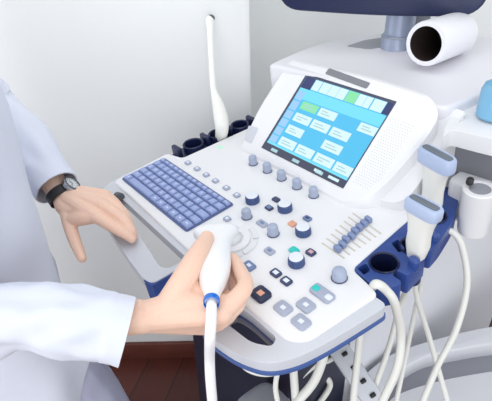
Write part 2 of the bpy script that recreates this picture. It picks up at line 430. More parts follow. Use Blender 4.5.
# ---- eight sliders in a slanting row
A0, A1 = up(337.6, 251.0, .0), up(367.0, 221.0, .0)
for k in range(8):
    t_ = k / 7; c = A0.lerp(A1, t_); jit = [0, .001, -.001, .002, 0, .001, .002, .003][k]
    c0, c1 = up(322, 243, 0).lerp(up(352.5, 213.0, 0), t_), up(344.5, 258.5, 0).lerp(up(381, 234.0, 0), t_)
    dv = (c1 - c0); b = BM()
    mx = frame((c0 + c1) / 2 + Vector((0, 0, .0003)), (0, 0, 1), dv)
    add_box(b, (dv.length, .0030, .0006), PM @ mx)
    sl = obj('slider_slot', b, M['slot'], panel)
    b = BM(); mx = frame(c + dv.normalized() * jit + Vector((0, 0, .0055)), (0, 0, 1), dv)
    add_box(b, (.0135, .0085, .0095), PM @ mx, .0022, 3); add_box(b, (.005, .0030, .011), PM @ mx @ Matrix.Translation((0, 0, -.0002)), .001)
    obj('slider_knob', b, M['slider'], panel)

# ---- touch screen housing: face rises from y = .243 at 38.9 degrees
FA = R(38.86); FX = PM @ Matrix.Translation((0, .243, 0)) @ Matrix.Rotation(FA, 4, 'X')       # face frame: x, v, off
face_out = rounded([(.100, -.004), (.420, -.006), (.454, .055), (.473, .165), (.471, .205), (.438, .231), (.30, .236), (.09, .224), (.086, .10)], [.012, .03, .04, .05, .02, .03, .05, .015, .02])
def wedge():
    b = BM(); n = len(face_out)
    z_at = lambda v, y: None
    top = [Matrix.Translation((0, .243, 0)) @ Matrix.Rotation(FA, 4, 'X') @ Vector((x, v, .004)) for x, v in face_out]
    cx = sum(p.x for p in top) / n; cy = sum(p.y for p in top) / n
    inset = [Matrix.Translation((0, .243, 0)) @ Matrix.Rotation(FA, 4, 'X') @ Vector((x + (.272 - x) * .03, v + (.11 - v) * .045, .0075)) for x, v in face_out]
    bot = [Vector((p.x + (p.x - cx) * .05, p.y + (p.y - cy) * .05 + .004, -.004)) for p in top]
    add_loft(b, [bot, top, inset], cap=True); return b
b = wedge(); housing = obj('touch_screen_housing', b, M['white'], mach, PM, angle=28)
FZ = .0076
def face_poly(name, pts, z0, z1, m, parent, bevel=0.0, label=None):
    b = BM(); add_prism(b, pts, z0, z1, bevel=bevel, mx=FX); o = obj(name, b, m, parent)
    return tag(o, label) if label else o
SX, SV, SWD, SH = .159, .0205, .228, .182
def suv(u, v): return (SX + u * SWD, SV + v * SH)
b = BM()
def quad(u0, v0, u1, v1, z, mi):
    add_prism(b, [suv(u0, v0), suv(u1, v0), suv(u1, v1), suv(u0, v1)], FZ - .001, FZ + z, mx=FX, mi=mi)
smats = ['bezel', 'scr_blue', 'scr_band', 'scr_tile', 'scr_side', 'scr_green', 'scr_text', 'scr_dark']
quad(0, 0, 1, 1, .0010, 0); quad(.028, .085, .992, .968, .0013, 1)
quad(.03, .70, .99, .825, .0015, 2); quad(.03, .085, .99, .112, .0015, 2)
quad(.03, .825, .145, .968, .0016, 7); quad(.935, .835, .992, .968, .0016, 7)
for i, (u0, u1) in enumerate([(.152, .235), (.245, .345), (.350, .44), (.445, .535), (.545, .655), (.66, .735), (.74, .80), (.815, .93)]):
    quad(u0, .838, u1, .962, .0018, 5 if i == 4 else 3)
for v0, v1 in ((.115, .20), (.215, .31), (.325, .42), (.435, .53), (.545, .66), (.675, .79)): quad(.036, v0, .122, v1, .0016, 4)
cols = [(.152, .350), (.372, .570), (.595, .797), (.817, .99)]; rws = [(.118, .222), (.278, .380), (.436, .538), (.590, .686)]
for c_, r_ in [(0, 0), (0, 1), (0, 2), (0, 3), (1, 0), (1, 2), (1, 3), (2, 0), (2, 1), (2, 2), (3, 0), (3, 3)]:
    (u0, u1), (v0, v1) = cols[c_], rws[r_]; quad(u0, v0, u1, v1, .0016, 5 if (c_, r_) == (0, 3) else 3)
    for j in range(2): quad(u0 + .03, v0 + .028 + j * .03, u1 - .04 - .03 * ((c_ + r_ + j) % 3), v0 + .040 + j * .03, .0019, 6)
for k in range(3): quad(.12 + k * .28, .02, .20 + k * .28, .055, .0016, 6)
quad(.82, .03, .93, .06, .0016, 3); quad(.66, .03, .74, .06, .0016, 3)
screen = obj('touch_screen', b, [M[k] for k in smats], housing, recalc=False); tag(screen, 'lit blue touch screen with white and green tiles')
face_poly('name_plate', rounded([(.204, .214), (.314, .209), (.315, .222), (.205, .228)], .003), FZ - .002, FZ + .0012, M['plate'], housing, .0006, 'grey strip above the screen')
face_poly('side_switch', rounded([(.103, .018), (.127, .019), (.120, .056), (.090, .052)], .004), FZ - .006, FZ + .0012, M['grey'], housing, .0008)
b = BM()
for i in range(9):
    for j in range(26):
        x_ = .398 + i * .0052 + (j % 2) * .0026; v_ = .040 + j * .0052
        if x_ > .392 + (v_ - .02) * .5 + .028 or x_ < .394: continue
        add_lathe(b, [(.0008, FZ - .0005), (.0008, FZ + .0003), (0, FZ + .0003)], FX @ Matrix.Translation((x_, v_, 0)), 6)
obj('speaker_grille', b, M['dots'], housing)

# sloping shoulder beside the screen housing
def ring3(pts): return [Vector(p) for p in pts]
bm = BM(); sh0 = rounded([(.38, .262), (.495, .285), (.50, .44), (.38, .44)], [.01, .03, .02, .01]); sh1 = []
add_prism(bm, sh0, -.004, .128)
for v in bm.verts:
    if v.co.z > .05: v.co.z = max(.004, min(.128, (v.co.y - .262) * .80))
obj('housing_shoulder', bm, M['white'], mach, PM)
# ---- rear deck
deck_out = [(.088, .385), (.30, .405), (.455, .410)] + flat([(448, 107), (464, 101), (482, 93), (505, 84)], .138) + [(.66, .72), (.50, .80), (.30, .74)] + flat([(381, 33), (362, 35), (342, 39), (322, 43), (306, 48), (284, 57), (267, 65)], .138)
bm = BM(); add_prism(bm, rounded(deck_out, [.02, .02, .03, .02, .02, .02, .05, .06, .08, .1] + [.05] * 6 + [.03], 6), .086, .138, bevel=.024, seg=6)
deck = obj('rear_deck', bm, M['shell'], mach, PM)
bm = BM(); add_prism(bm, rounded([(.10, .42), (.47, .42), (.53, .60), (.46, .74), (.26, .70), (.12, .52)], .05), -.17, .0875)
obj('rear_body', bm, M['body'], mach, PM)
bm = BM(); add_prism(bm, rounded(flat([(346, 46), (364, 40), (384, 37), (386, 46), (370, 49)], .139), .008), .1300, .1388, bevel=.0006); tag(obj('deck_recess_shade', bm, M['midgrey'], mach, PM), 'flat grey patch painted as a shaded recess beside the monitor post')  # flat grey plate; its colour stands in for the shading of a dip
# ---- monitor and its post
pc = un(397, 46, .138)
bm = BM(); pm_ = Matrix.Translation(pc)
add_lathe(bm, [(.036, -.02), (.036, .022), (.034, .025), (.031, .026), (.031, .16), (0, .16)], pm_, 40)
post = obj('monitor_post', bm, M['metal'], mach)
bm = BM(); add_lathe(bm, [(.0365, .0205), (.0368, .0215), (.0365, .0225)], pm_, 40); obj('post_ring', bm, M['midgrey'], post)
bm = BM(); q = pc + sd * .045 + hd * .05; mx = ROT.copy(); mx.translation = q + Vector((0, 0, .08)); add_box(bm, (.07, .03, .14), mx, .008); obj('monitor_arm', bm, M['midgrey'], mach)
def wh(x, y, h):
    v = ray(x, y); return CW + v * (h / v.dot(hd))
MH = (pc - CW).dot(hd) - .040
mc = wh(377, -4.5, MH); mx = ROT @ Matrix.Rotation(R(-19), 4, 'Z') @ Matrix.Rotation(R(90), 4, 'X'); mx.translation = mc     # local x right, y up, z towards viewer
W2 = .207
mon_out = rounded([(-W2, .30), (-W2, -.034), (0, -.040), (W2, -.034), (W2, .30)], [.03, .05, .2, .055, .03], 8)
bm = BM(); add_prism(bm, mon_out, -.045, .0, bevel=.006, mx=mx, seg=3)
monitor = obj('monitor', bm, M['navy'], mach)
bm = BM(); add_prism(bm, [(-.17, .03), (.17, .03), (.17, .28), (-.17, .28)], -.001, .0015, mx=mx); obj('monitor_screen', bm, M['black'], monitor)

# ---- left probe holder
bm = BM(); lo = rounded([(.024, .128), (.036, .30), (.030, .345), (-.016, .350), (-.030, .30), (-.038, .16), (-.028, .128)], .012)
cups = [(-.008, .185, .021), (-.001, .250, .019), (.006, .312, .019)]
add_prism(bm, lo, -.044, -.016, [circle(x, y, r) for x, y, r in cups], bevel=.004)
lh = obj('probe_holder', bm, M['navy'], mach, PM)
for x, y, r in cups:
    bm = BM(); add_lathe(bm, [(r + .003, -.022), (r + .004, .000), (r + .002, .002), (r - .0005, .000), (r - .0015, -.07), (0, -.07)], PM @ Matrix.Translation((x, y, 0)), 28)
    obj('holder_cup', bm, M['navy'], lh)
for x, y in ((-.016, .145), (-.010, .220), (-.002, .282), (.008, .345)):
    bm = BM(); add_box(bm, (.032, .012, .032), PM @ Matrix.Translation((x, y, -.008)), .005, 3); obj('holder_fin', bm, M['navy'], lh)
# ---- right probe holder
ro = flat([(347, 264), (380, 239), (408, 219), (428, 203), (440, 188), (452, 186), (459, 200), (455, 217), (440, 241), (431, 251), (423, 249), (419, 254), (426, 257), (408, 276), (396, 270), (391.5, 274.5), (402, 282), (398, 286), (378, 290)], -.002)
cupr = [(*flat([(384, 263)], -.002)[0], .0200), (*flat([(413, 246)], -.002)[0], .0185), (*flat([(433, 216)], -.002)[0], .0195)]
print('HOLD', [(round(a_, 3), round(b_, 3)) for a_, b_ in ro], cupr)
def keyhole(x, y, r, a=R(-12), w=.008):
    pts = []; da = math.asin(w / r)
    for k in range(29):
        t = a + da + (2 * math.pi - 2 * da) * k / 28; pts.append((x + r * math.cos(t), y + r * math.sin(t)))
    e = Vector((math.cos(a), math.sin(a))); n_ = Vector((-e.y, e.x)); c = Vector((x, y)) + e * (r + .012)
    return pts + [tuple(c - n_ * w), tuple(c + n_ * w)]
ro_open = rounded(ro, [.012, .03, .03, .02, .02, .03, .03, .03, .03, .004, .004, .004, .004, .004, .004, .004, .004, .008, .02])
bm = BM(); add_prism(bm, ro_open, -.040, -.002, [circle(*c) for c in cupr] + [rounded(flat(q_, -.002), .004) for q_ in ([(357, 268), (366, 263), (371, 270), (364, 275)], [(391, 243), (398, 239), (405, 249), (399, 253)])], bevel=.004, seg=3)
rh = obj('probe_holder', bm, M['holder'], mach, PM)
for x, y, r in cupr:
    bm = BM(); add_lathe(bm, [(r + .003, -.030), (r + .0035, -.002), (r + .002, .001), (r, -.001), (r - .001, -.075), (0, -.075)], PM @ Matrix.Translation((x, y, 0)), 32)
    obj('holder_cup', bm, M['navy'], rh)  # darker navy puts the shading inside the cups into their colour
for (x, y), a in zip(flat([(414, 263), (433, 237)], .003), (0, 0)):
    bm = BM(); add_box(bm, (.018, .014, .026), PM @ Matrix.Translation((x, y, .001)), .006, 3); obj('holder_fin', bm, M['holder'], rh)

# ---- side tray, bracket and posts on the right
tray_out = flat([(480, 103), (463, 111), (451, 119), (444.5, 128), (442.5, 138)], .118) + flat([(450, 144), (470, 149.5), (496, 156), (515, 160)], .092)
bm = BM(); add_prism(bm, rounded(tray_out + [(.78, .50), (.74, .66)], [.02, .02, .02, .02, .006, .01, .03, .03, .03, .06, .06], 6), .090, .120, bevel=.012, seg=5)
tray = obj('side_tray', bm, M['white'], mach, PM)
bm = BM(); add_prism(bm, rounded([(.49, .41), (.66, .43), (.66, .60), (.50, .60)], .02), .02, .0855); obj('tray_bracket', bm, M['plate'], mach, PM)
bm = BM(); add_box(bm, (.05, .06, .07), PM @ Matrix.Translation((.60, .47, .055)), .01); obj('tray_arm', bm, M['plate'], mach)
kp = un(470, 181, .055); bm = BM(); add_lathe(bm, [(0, -.004), (.006, -.004), (.006, .006), (0, .007)], frame(kp, (CW - kp) * Vector((1, 1, .2))), 20); obj('tray_knob', bm, M['black'], mach)
ct = up(480, 189, .045)
bm = BM(); add_lathe(bm, [(0, -.085), (.024, -.085), (.026, -.05), (.026, -.001), (.024, .001), (.017, .001), (.0165, .0)], PM @ Matrix.Translation(ct), 36)
hp = obj('hook_post', bm, M['white'], mach)
bm = BM(); add_lathe(bm, [(.0165, -.001), (.016, .0005), (0, .0002)], PM @ Matrix.Translation(ct), 36); obj('post_cap', bm, M['midgrey'], hp)
c2 = up(467, 183, .03); bm = BM(); add_prism(bm, rounded([(c2.x - .03, c2.y - .01), (c2.x + .035, c2.y - .015), (c2.x + .035, c2.y + .05), (c2.x - .03, c2.y + .05)], .012), -.045, .03, bevel=.006, mx=I4)
obj('hook_bracket', bm, M['white'], mach, PM)

# ---- cart body (world axes)
bm = BM(); add_prism(bm, rounded([(.17, .05), (.40, .05), (.45, .10), (.45, 1.02), (.40, 1.06), (.20, 1.0), (.17, .62)], .04), .10, H - .032, bevel=.0)
body = obj('cart_body', bm, M['body'], mach)
bm = BM(); add_prism(bm, rounded([(.175, .028), (.44, .028), (.462, .06), (.462, .23), (.44, .23), (.44, .055), (.175, .055)], .008), .18, H - .075); obj('front_cover', bm, M['darknavy'], mach)
bm = BM(); fq = CW + ray(262, 411) * ((-.03 - CW.y) / ray(262, 411).y); print('FOOT', fq)
add_prism(bm, rounded([(fq.x - .05, fq.y - .03), (fq.x + .05, fq.y - .03), (fq.x + .05, fq.y + .055), (fq.x - .05, fq.y + .055)], .03), fq.z - .06, fq.z, bevel=.015, seg=4)
fr = obj('foot_rest', bm, M['midgrey'], mach)
Zb = .50
def arc(pts, Z): return [tuple(wp(x, y, Z)[:2]) for x, y in pts]
rim_o = arc([(352, 398), (358, 383), (375, 365), (400, 350), (450, 335), (492, 326), (540, 321), (600, 330)], Zb)
rim_i = arc([(378, 398), (386, 386), (400, 372), (425, 357), (460, 349), (492, 344), (540, 341), (596, 350)], Zb)
tr_i = arc([(386, 404), (394, 396), (412, 388), (440, 380), (470, 374), (500, 370), (540, 370), (590, 380)], Zb - .01)
def sm(p): return [tuple(v[:2]) for v in spline([(*q, 0) for q in p], 6)]
far = [(1.0, .85), (1.0, .20)]
outl = sm(rim_o); bm = BM()
add_prism(bm, outl + [(.80, .80), (.86, .30), (.60, .12)], .12, Zb - .045, bevel=.0); base = obj('base_tier', bm, M['grey'], mach)
bm = BM(); add_prism(bm, outl + sm(rim_i)[::-1], Zb - .045, Zb, bevel=.006, seg=3); obj('base_rim', bm, M['body'], mach)
bm = BM(); add_prism(bm, sm(rim_i) + sm(tr_i)[::-1], Zb - .045, Zb - .040); obj('base_groove', bm, M['midgrey'], mach)
bm = BM(); add_prism(bm, sm(tr_i) + [(.80, .80), (.86, .30), (.62, .14)], Zb - .045, Zb - .010, bevel=.005); obj('base_plate', bm, M['body'], mach)
# castors and plinth
bm = BM(); add_prism(bm, rounded([(.08, .0), (.46, .0), (.50, .72), (.08, .72)], .06), .09, .18, bevel=.02); obj('plinth', bm, M['grey'], mach)
for x, y in ((.13, .05), (.40, .05), (.10, .66), (.44, .66)):
    bm = BM(); add_lathe(bm, [(0, -.018), (.046, -.018), (.05, -.012), (.05, .012), (.046, .018), (0, .018)], Matrix.Translation((x, y, .05)) @ Matrix.Rotation(R(90), 4, 'Y'), 28); obj('castor', bm, M['darkgrey'], mach)
# connector strip
Zc = H - .25
s0, s1 = wp(336, 345, Zc), wp(372, 398, Zc); dv = s1 - s0
bm = BM(); mx = frame((s0 + s1) / 2, (.35, -.55, .8), dv)
add_box(bm, (dv.length + .03, .040, .03), mx, .006, 2); strip = obj('connector_strip', bm, M['grey'], mach)
for k in range(5):
    bm = BM(); m2 = mx @ Matrix.Translation((-dv.length / 2 + .006 + k * dv.length / 4.6, .004, .0152))
    add_box(bm, (.008, .011, .006), m2, .002); obj('connector_port', bm, M['black'], strip)

# ================================================================== THINGS ON THE MACHINE
# hollow white roll
t0, t1 = wp(425.5, 44, H + .264), wp(457, 33.5, H + .264); ax = (t1 - t0) * 1.05
bm = BM(); mx = frame(t0, ax); L = ax.length + .006
add_lathe(bm, [(.0320, .0), (.040, .0), (.0415, .004), (.0415, L - .012), (.038, L - .003), (.030, L), (0, L)], mx, 48)
tube = empty('hollow_roll', t0 + ax * .5 - Vector((0, 0, .041)), 'white hollow roll lying open end forward beside the grey monitor post', 'roll')
obj('roll_sleeve', bm, M['roll'], tube)
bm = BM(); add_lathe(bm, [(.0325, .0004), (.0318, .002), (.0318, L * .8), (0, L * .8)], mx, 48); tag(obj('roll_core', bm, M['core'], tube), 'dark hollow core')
# blue gel bottle
gp = un(495, 117, .120)
gel = empty('gel_bottle', gp, 'light blue bottle standing on the white side tray at the right edge', 'bottle')
bm = BM(); add_lathe(bm, [(0, .0), (.028, .0), (.031, .004), (.031, .045), (.027, .056), (.012, .064), (0, .064)], PM.to_3x3().to_4x4() if False else Matrix.Translation(gp), 32); obj('bottle_body', bm, M['gel'], gel)
bm = BM(); add_lathe(bm, [(0, .0642), (.013, .0642), (.012, .084), (.005, .092), (0, .092)], Matrix.Translation(gp), 24); obj('bottle_cap', bm, M['grey'], gel)

# ---- linear probes in the right holder
def square_base(top, across, x, y):
    n_ = Vector(across).normalized(); v = ray(x, y); return CW + v * ((top - CW).dot(n_) / v.dot(n_))
def linear_probe(base, top, across, label, cable_pts, half=.0245, thick=.0125):
    """base, top: world points; across: world direction of the long side of the head"""
    r_ = empty('ultrasound_probe', base, label, 'ultrasound probe', 'linear probes in the blue holder')
    z = top - base; L = z.length; mx = frame(base, z, across)
    prof = [(0, .0125, .011), (.10, .0150, .012), (.25, .0180, .0130), (.42, .0170, .0125), (.58, .0190, .0125), (.72, .0225, .0125), (.80, half, thick)]
    bm = BM(); rings = []
    for s, a, b_ in prof: rings.append([mx @ Vector((x, y, s * L)) for x, y in superellipse(a, b_, 3)])
    add_loft(bm, rings); obj('probe_body', bm, M['probe'], r_)
    bm = BM(); rings = []
    for s, a, b_ in [(.795, half + .0004, thick + .0004), (.83, half + .0012, thick + .0010), (.95, half + .0012, thick + .001), (.985, half - .0006, thick - .0006), (.988, half - .004, thick - .004)]:
        rings.append([mx @ Vector((x, y, s * L)) for x, y in superellipse(a, b_, 4)])
    add_loft(bm, rings); tag(obj('probe_head', bm, M['collar'], r_), 'pale blue head collar')
    bm = BM(); rings = []
    for s, a, b_ in [(.97, half - .0035, .0062), (1.0, half - .0035, .0062), (1.012, half - .006, .0038)]:
        rings.append([mx @ Vector((x, y, s * L)) for x, y in superellipse(a, b_, 5)])
    add_loft(bm, rings); tag(obj('probe_lens', bm, M['lens'], r_), 'dark grey lens strip')
    if cable_pts:
        bm = BM(); add_tube(bm, cable_pts, .0052, 12); obj('probe_cable', bm, M['cable'], r_)
    return r_
zA = .098
topA = un(424.5, 202, zA); acrA = un(440, 210.5, zA) - un(408, 193.5, zA)
baseA = square_base(topA, acrA, 416, 256)
linear_probe(baseA, topA, acrA, 'white linear probe with pale blue head, front one standing in the blue holder',
             [baseA, baseA + Vector((0, 0, -.05)), wd(400, 306, .86), wd(388, 350, .87), wd(370, 400, .88)], half=acrA.length / 2 * .98)
zB = .115
topB = un(437.5, 152, zB); acrB = un(453, 161, zB) - un(421, 144, zB)
baseB = square_base(topB, acrB, 430, 216)
print('PROBES', [tuple(round(c, 3) for c in PM.inverted() @ q) for q in (topA, baseA, topB, baseB)], (baseA - CW).dot(wdn), (baseB - CW).dot(wdn))
linear_probe(baseB, topB, acrB, 'white linear probe with pale blue head, rear one behind the other in the blue holder', 
             [baseB, baseB + Vector((.0, 0, -.05)), wd(415, 285, .93), wd(430, 340, .93), wd(447, 400, .93)], half=acrB.length / 2 * .98)
# ---- wand probe in the left holder
wb = PM @ Vector((.000, .250, -.03)); wt = un(211, 70, 0)
D_w = (un(222, 135, .01) - CW).dot(wdn)
wt = wd(209.6, 17, D_w + .02)
wand = empty('wand_probe', wb, 'long slender white wand probe standing upright in the left holder', 'ultrasound probe')
w1 = wd(222, 128, D_w); w2 = wd(217.5, 103, D_w + .003); w3 = wd(213, 84, D_w + .006); w4 = wd(211, 50, D_w + .012); w5 = wd(209.8, 20, D_w + .018)
bm = BM(); add_tube(bm, [wb, w1, wd(220.5, 116, D_w + .001), w2, wd(214.5, 93, D_w + .005), w3, w4, wd(210.2, 30, D_w + .016), w5], [.012, .0155, .0165, .0130, .0085, .0074, .0072, .0080, .0105], 20, round_ends=True)
obj('probe_body', bm, M['probe'], wand)
bm = BM(); t_ = (w5 - w4).normalized(); add_sphere(bm, w5 + t_ * .004 + sd * .0026, .0094, scale=(1, 1, .9)); tag(obj('probe_tip', bm, M['darkgrey'], wand), 'dark tip')

# ---- loose cables
def cable(pts, r, label):
    bm = BM(); add_tube(bm, pts, r, 12); tag(obj('cable', bm, M['cable']), label, 'cable', 'loose cables of the machine')
cable([un(371, 291, -.030), un(376, 284, .006), wd(386, 290, .695), wd(395, 304, .705), wd(401, 335, .745), wd(397, 368, .755), wd(382, 402, .77)], .0068, 'thick white cable curving out of the front of the blue holder')
cable([un(441, 230, -.012), wd(452, 232, .80), wd(462, 247, .80), wd(467, 285, .81), wd(456, 330, .82), wd(438, 365, .83), wd(422, 403, .84)], .0056, 'white cable arching out from beside the rear holder cup, rightmost of all')
cable([wd(411, 280, .96), wd(405, 320, .96), wd(396, 360, .96), wd(380, 402, .96)] if False else [wd(421, 284, .97), wd(414, 315, .97), wd(406, 355, .97), wd(396, 402, .97)], .0048, 'thin white cable hanging straight beneath the blue holder, furthest back')
cable([wd(361, 318, .80), wd(359, 345, .80), wd(356, 372, .80), wd(353, 403, .80)], .0062, 'white cable hanging in front of the black connector ports')
cable([wd(326, 343, .775), wd(322, 362, .775), wd(313, 383, .775), wd(296, 403, .775)], .0075, 'thick white cable bending to the left under the console corner')
cable([wd(236, 358, .745), wd(248, 370, .735), wd(264, 374.5, .735), wd(279, 371.5, .745), wd(290, 360, .76)], .0036, 'thin white cable looping sideways under the front handle')
cable([wd(281, 362, .765), wd(277, 375, .765), wd(275.5, 388, .765), wd(278, 404, .765)], .0042, 'thin white cable hanging left of the cable bunch under the console')
cable([wd(293, 356, .78), wd(294, 378, .78), wd(296, 404, .78)], .0066, 'thick white cable hanging straight in the middle of the bunch under the console')
cable([wd(340, 352, .92), wd(330, 360, .92), wd(316, 365, .91), wd(300, 378, .90), wd(290, 392, .90), wd(284, 406, .90)], .0050, 'white cable sweeping diagonally behind the cable bunch under the console')
cable([wd(330, 352, .97), wd(322, 370, .97), wd(330, 385, .97), wd(318, 405, .97)], .0060, 'white cable bent in an S behind the bunch beside the connector strip')

# ================================================================== THE HELD PROBE
T0, HD_ = un(211.6, 301, .088), un(216, 229, .048)
hv = HD_ - T0; HL = hv.length
held = empty('handheld_probe', un(214, 265, .05), 'white bulbous probe with a blue ring gripped in the right hand', 'ultrasound probe')
hx = un(241, 240, .05) - un(190, 234, .05)
mxh = frame(T0, hv, hx)
bm = BM(); rings = []
for s, a, b_ in [(.0, .0090, .0090), (.05, .0098, .0098), (.10, .0115, .0115), (.20, .0170, .0160), (.32, .0222, .0200), (.45, .0240, .0205), (.60, .0232, .0190), (.74, .0235, .0170), (.84, .0275, .0160), (.92, .0350, .0155), (.975, .0365, .0135), (1.0, .032, .009)]:
    rings.append([mxh @ Vector((x, y, s * HL)) for x, y in superellipse(a, b_, 2.3)])
bm0 = bm; add_loft(bm0, rings); obj('probe_body', bm0, M['heldprobe'], held, angle=60)
bm = BM(); add_lathe(bm, [(.0088, -.0052), (.0100, -.0050), (.0106, -.001), (.0103, .003), (.0090, .0032)], mxh, 32); tag(obj('strain_ring', bm, M['bluering'], held), 'bright blue ring')
dT = (CW - T0).normalized()
c1 = wd(211.3, 318, (T0 - CW).dot(wdn) - .012); c2_ = wd(210, 338, (T0 - CW).dot(wdn) - .018)
bm = BM(); add_tube(bm, [T0 + hv.normalized() * .002, c1, c2_, wd(209.6, 358, .615), wd(210.5, 380, .63), wd(213, 410, .65), wd(215, 450, .68)], .0068, 16); obj('probe_cable', bm, M['heldprobe'], held)

# ================================================================== THE PERSON
per = empty('person', (.08, -.33, 0), 'person in a white coat, left hand on the console handle, right hand gripping a probe', 'person')
def J(x, y, z): return un(x, y, z / 1000)
hand = BM()
def chain(pts, rad, bm_=None): add_tube(bm_ if bm_ is not None else hand, pts, rad, 14, smooth=5, round_ends=True)
mm = .001
# --- left hand on the handle
WL = J(61, 194, 50); EL = Vector((-.175, -.165, H + .161))
idx = [J(97, 217, 38), J(115, 228, 27), J(126, 234.5, 17), J(132, 239, 9)]
mid = [J(103, 206, 44), J(121, 218, 32), J(130, 229, 18), J(134, 236, 5)]
rin = [J(106, 200, 42), J(121, 211, 29), J(128, 221, 14), J(131, 228, 2)]
lit = [J(106, 195, 36), J(116, 203, 24), J(122, 211, 12), J(124, 217, 2)]
thb = [J(67, 209, 36), J(70, 226, 20), J(76, 244, 4), J(82, 258, -8)]
left = BM()
for ch, r0 in ((idx, 10.2), (mid, 10.4), (rin, 9.8), (lit, 8.4)):
    chain(ch, [r0 * 1.16 * mm, r0 * 1.02 * mm, r0 * .92 * mm, r0 * .74 * mm], left)
    chain([WL, WL.lerp(ch[0], .5), ch[0]], [19 * mm, 16.5 * mm, r0 * 1.25 * mm], left)
chain(thb, [15 * mm, 12.6 * mm, 10.8 * mm, 8.4 * mm], left)
chain([WL, thb[0], WL.lerp(idx[0], .62)], [19 * mm, 17 * mm, 12 * mm], left)
chain([thb[1].lerp(thb[0], .3), J(82, 218, 34), idx[0]], [12 * mm, 14 * mm, 11 * mm], left); chain([thb[0], J(88, 213, 38)], [13 * mm, 14 * mm], left)
fa = (EL - WL)
chain([WL, WL + fa * .12, WL + fa * .35, WL + fa * .70, WL + fa * .86], [21 * mm, 24 * mm, 29 * mm, 33 * mm, 30 * mm], left)
# --- right hand around the probe
right = BM()
WR = J(143, 317, 62); ER = wd(-46, 316, .600)
rid = [J(221, 314, 62), J(244.5, 288, 64), J(240.5, 272, 56), J(233.5, 258, 48)]
rmi = [J(220, 318, 46), J(238, 302, 44), J(235, 283, 36), J(230, 268, 28)]
rri = [J(214, 322, 30), J(230, 313, 26), J(232, 292, 16), J(224, 277, 12)]
rli = [J(205, 326, 16), J(221, 322, 12), J(222, 301, 6), J(215, 289, 5)]
rth = [J(168, 306, 72), J(183, 281, 88), J(196.5, 257, 92), J(207, 238, 84)]
for ch, r0 in ((rid, 11.2), (rmi, 11.2), (rri, 10.8), (rli, 9.6)):
    chain(ch, [r0 * 1.18 * mm, r0 * 1.04 * mm, r0 * .92 * mm, r0 * .72 * mm], right)
    chain([WR, WR.lerp(ch[0], .5), ch[0]], [20 * mm, 17 * mm, r0 * 1.3 * mm], right)
chain(rth, [18 * mm, 17 * mm, 15 * mm, 11 * mm], right)
chain([WR, rth[0], rth[1]], [21 * mm, 18 * mm, 13 * mm], right)
chain([rth[1], J(194, 293, 66), rid[0]], [14 * mm, 17 * mm, 13 * mm], right); chain([rth[0], J(192, 305, 66), rid[0]], [18 * mm, 18 * mm, 13 * mm], right)
chain([rth[0], J(195, 306, 50), rid[0].lerp(rid[1], .35)], [18 * mm, 21 * mm, 13 * mm], right)
chain([J(200, 300, 44), J(228, 300, 46)], [16 * mm, 13 * mm], right); chain([WR, J(190, 316, 44), J(222, 312, 38)], [20 * mm, 22 * mm, 15 * mm], right)
chain([rth[0], J(185, 306, 58), rid[0]], [15 * mm, 15 * mm, 12 * mm], right)
fr_ = ER - WR
chain([WR, WR + fr_ * .12, WR + fr_ * .35, WR + fr_ * .75, ER], [22 * mm, 25 * mm, 31 * mm, 39 * mm, 40 * mm], right)
left = evaluated(left, [('REMESH', dict(mode='VOXEL', voxel_size=.0016, use_smooth_shade=True)), ('SMOOTH', dict(factor=.5, iterations=6))])
right = evaluated(right, [('REMESH', dict(mode='VOXEL', voxel_size=.0016, use_smooth_shade=True)), ('SMOOTH', dict(factor=.5, iterations=6))])
# --- trunk, neck, head, legs (mostly outside the frame)
tr = BM()
SHZ = 1.30; pcx, pcy = .075, -.333
SL, SR_ = Vector((-.100, -.345, SHZ)), Vector((.255, -.335, SHZ))
EL2 = EL; ER2 = ER
chain([Vector((pcx, pcy, .86)), Vector((pcx, pcy, 1.02)), Vector((pcx, pcy + .005, 1.18)), Vector((pcx, pcy, 1.29))], [.10, .095, .10, .07], tr)
for sx in (-.07, .07): chain([Vector((pcx + sx, pcy, .88)), Vector((pcx + sx, pcy, 1.04)), Vector((pcx + sx, pcy, 1.2))], [.085, .075, .085], tr)
chain([SL, SL.lerp(EL2, .5) + Vector((-.01, -.02, 0)), EL2 + Vector((-.005, -.008, -.004))], [.036, .036, .034], tr); chain([SR_, ER2], [.05, .042], tr); chain([SL, SL.lerp(SR_, .5) + Vector((0, 0, .03)), SR_], [.034, .06, .034], tr)
HC = Vector((pcx, pcy + .035, 1.50))
chain([Vector((pcx, pcy, 1.30)), Vector((pcx, pcy + .012, 1.40))], [.055, .052], tr)
add_sphere(tr, HC + Vector((0, -.01, .02)), .085, scale=(.88, 1.08, 1.05)); add_sphere(tr, HC + Vector((0, .022, -.05)), .058, scale=(.95, 1.0, 1.05))
chain([HC + Vector((0, .080, .012)), HC + Vector((0, .100, -.018))], [.008, .013], tr)
for sx in (-1, 1): add_sphere(tr, HC + Vector((sx * .076, -.005, -.005)), .026, scale=(.35, .7, 1.1))
legs = {-1: [Vector((pcx - .095, pcy + .01, .86)), Vector((pcx - .09, pcy + .02, .48)), Vector((pcx - .09, pcy - .01, .09))],
        1: [Vector((pcx + .085, pcy + .01, .86)), Vector((pcx + .11, pcy + .10, .50)), Vector((pcx + .11, pcy + .07, .09))]}
for k_, l in legs.items(): chain(l, [.085, .055, .038], tr)
tr = evaluated(tr, [('REMESH', dict(mode='VOXEL', voxel_size=.009, use_smooth_shade=True)), ('SMOOTH', dict(factor=.5, iterations=4))])
bm = BM()
for t_ in (left, right, tr):
    me = bpy.data.meshes.new('m'); t_.to_mesh(me); t_.free(); bm.from_mesh(me); bpy.data.meshes.remove(me)
pbody = obj('body', bm, M['skin'], per, angle=180, recalc=False)
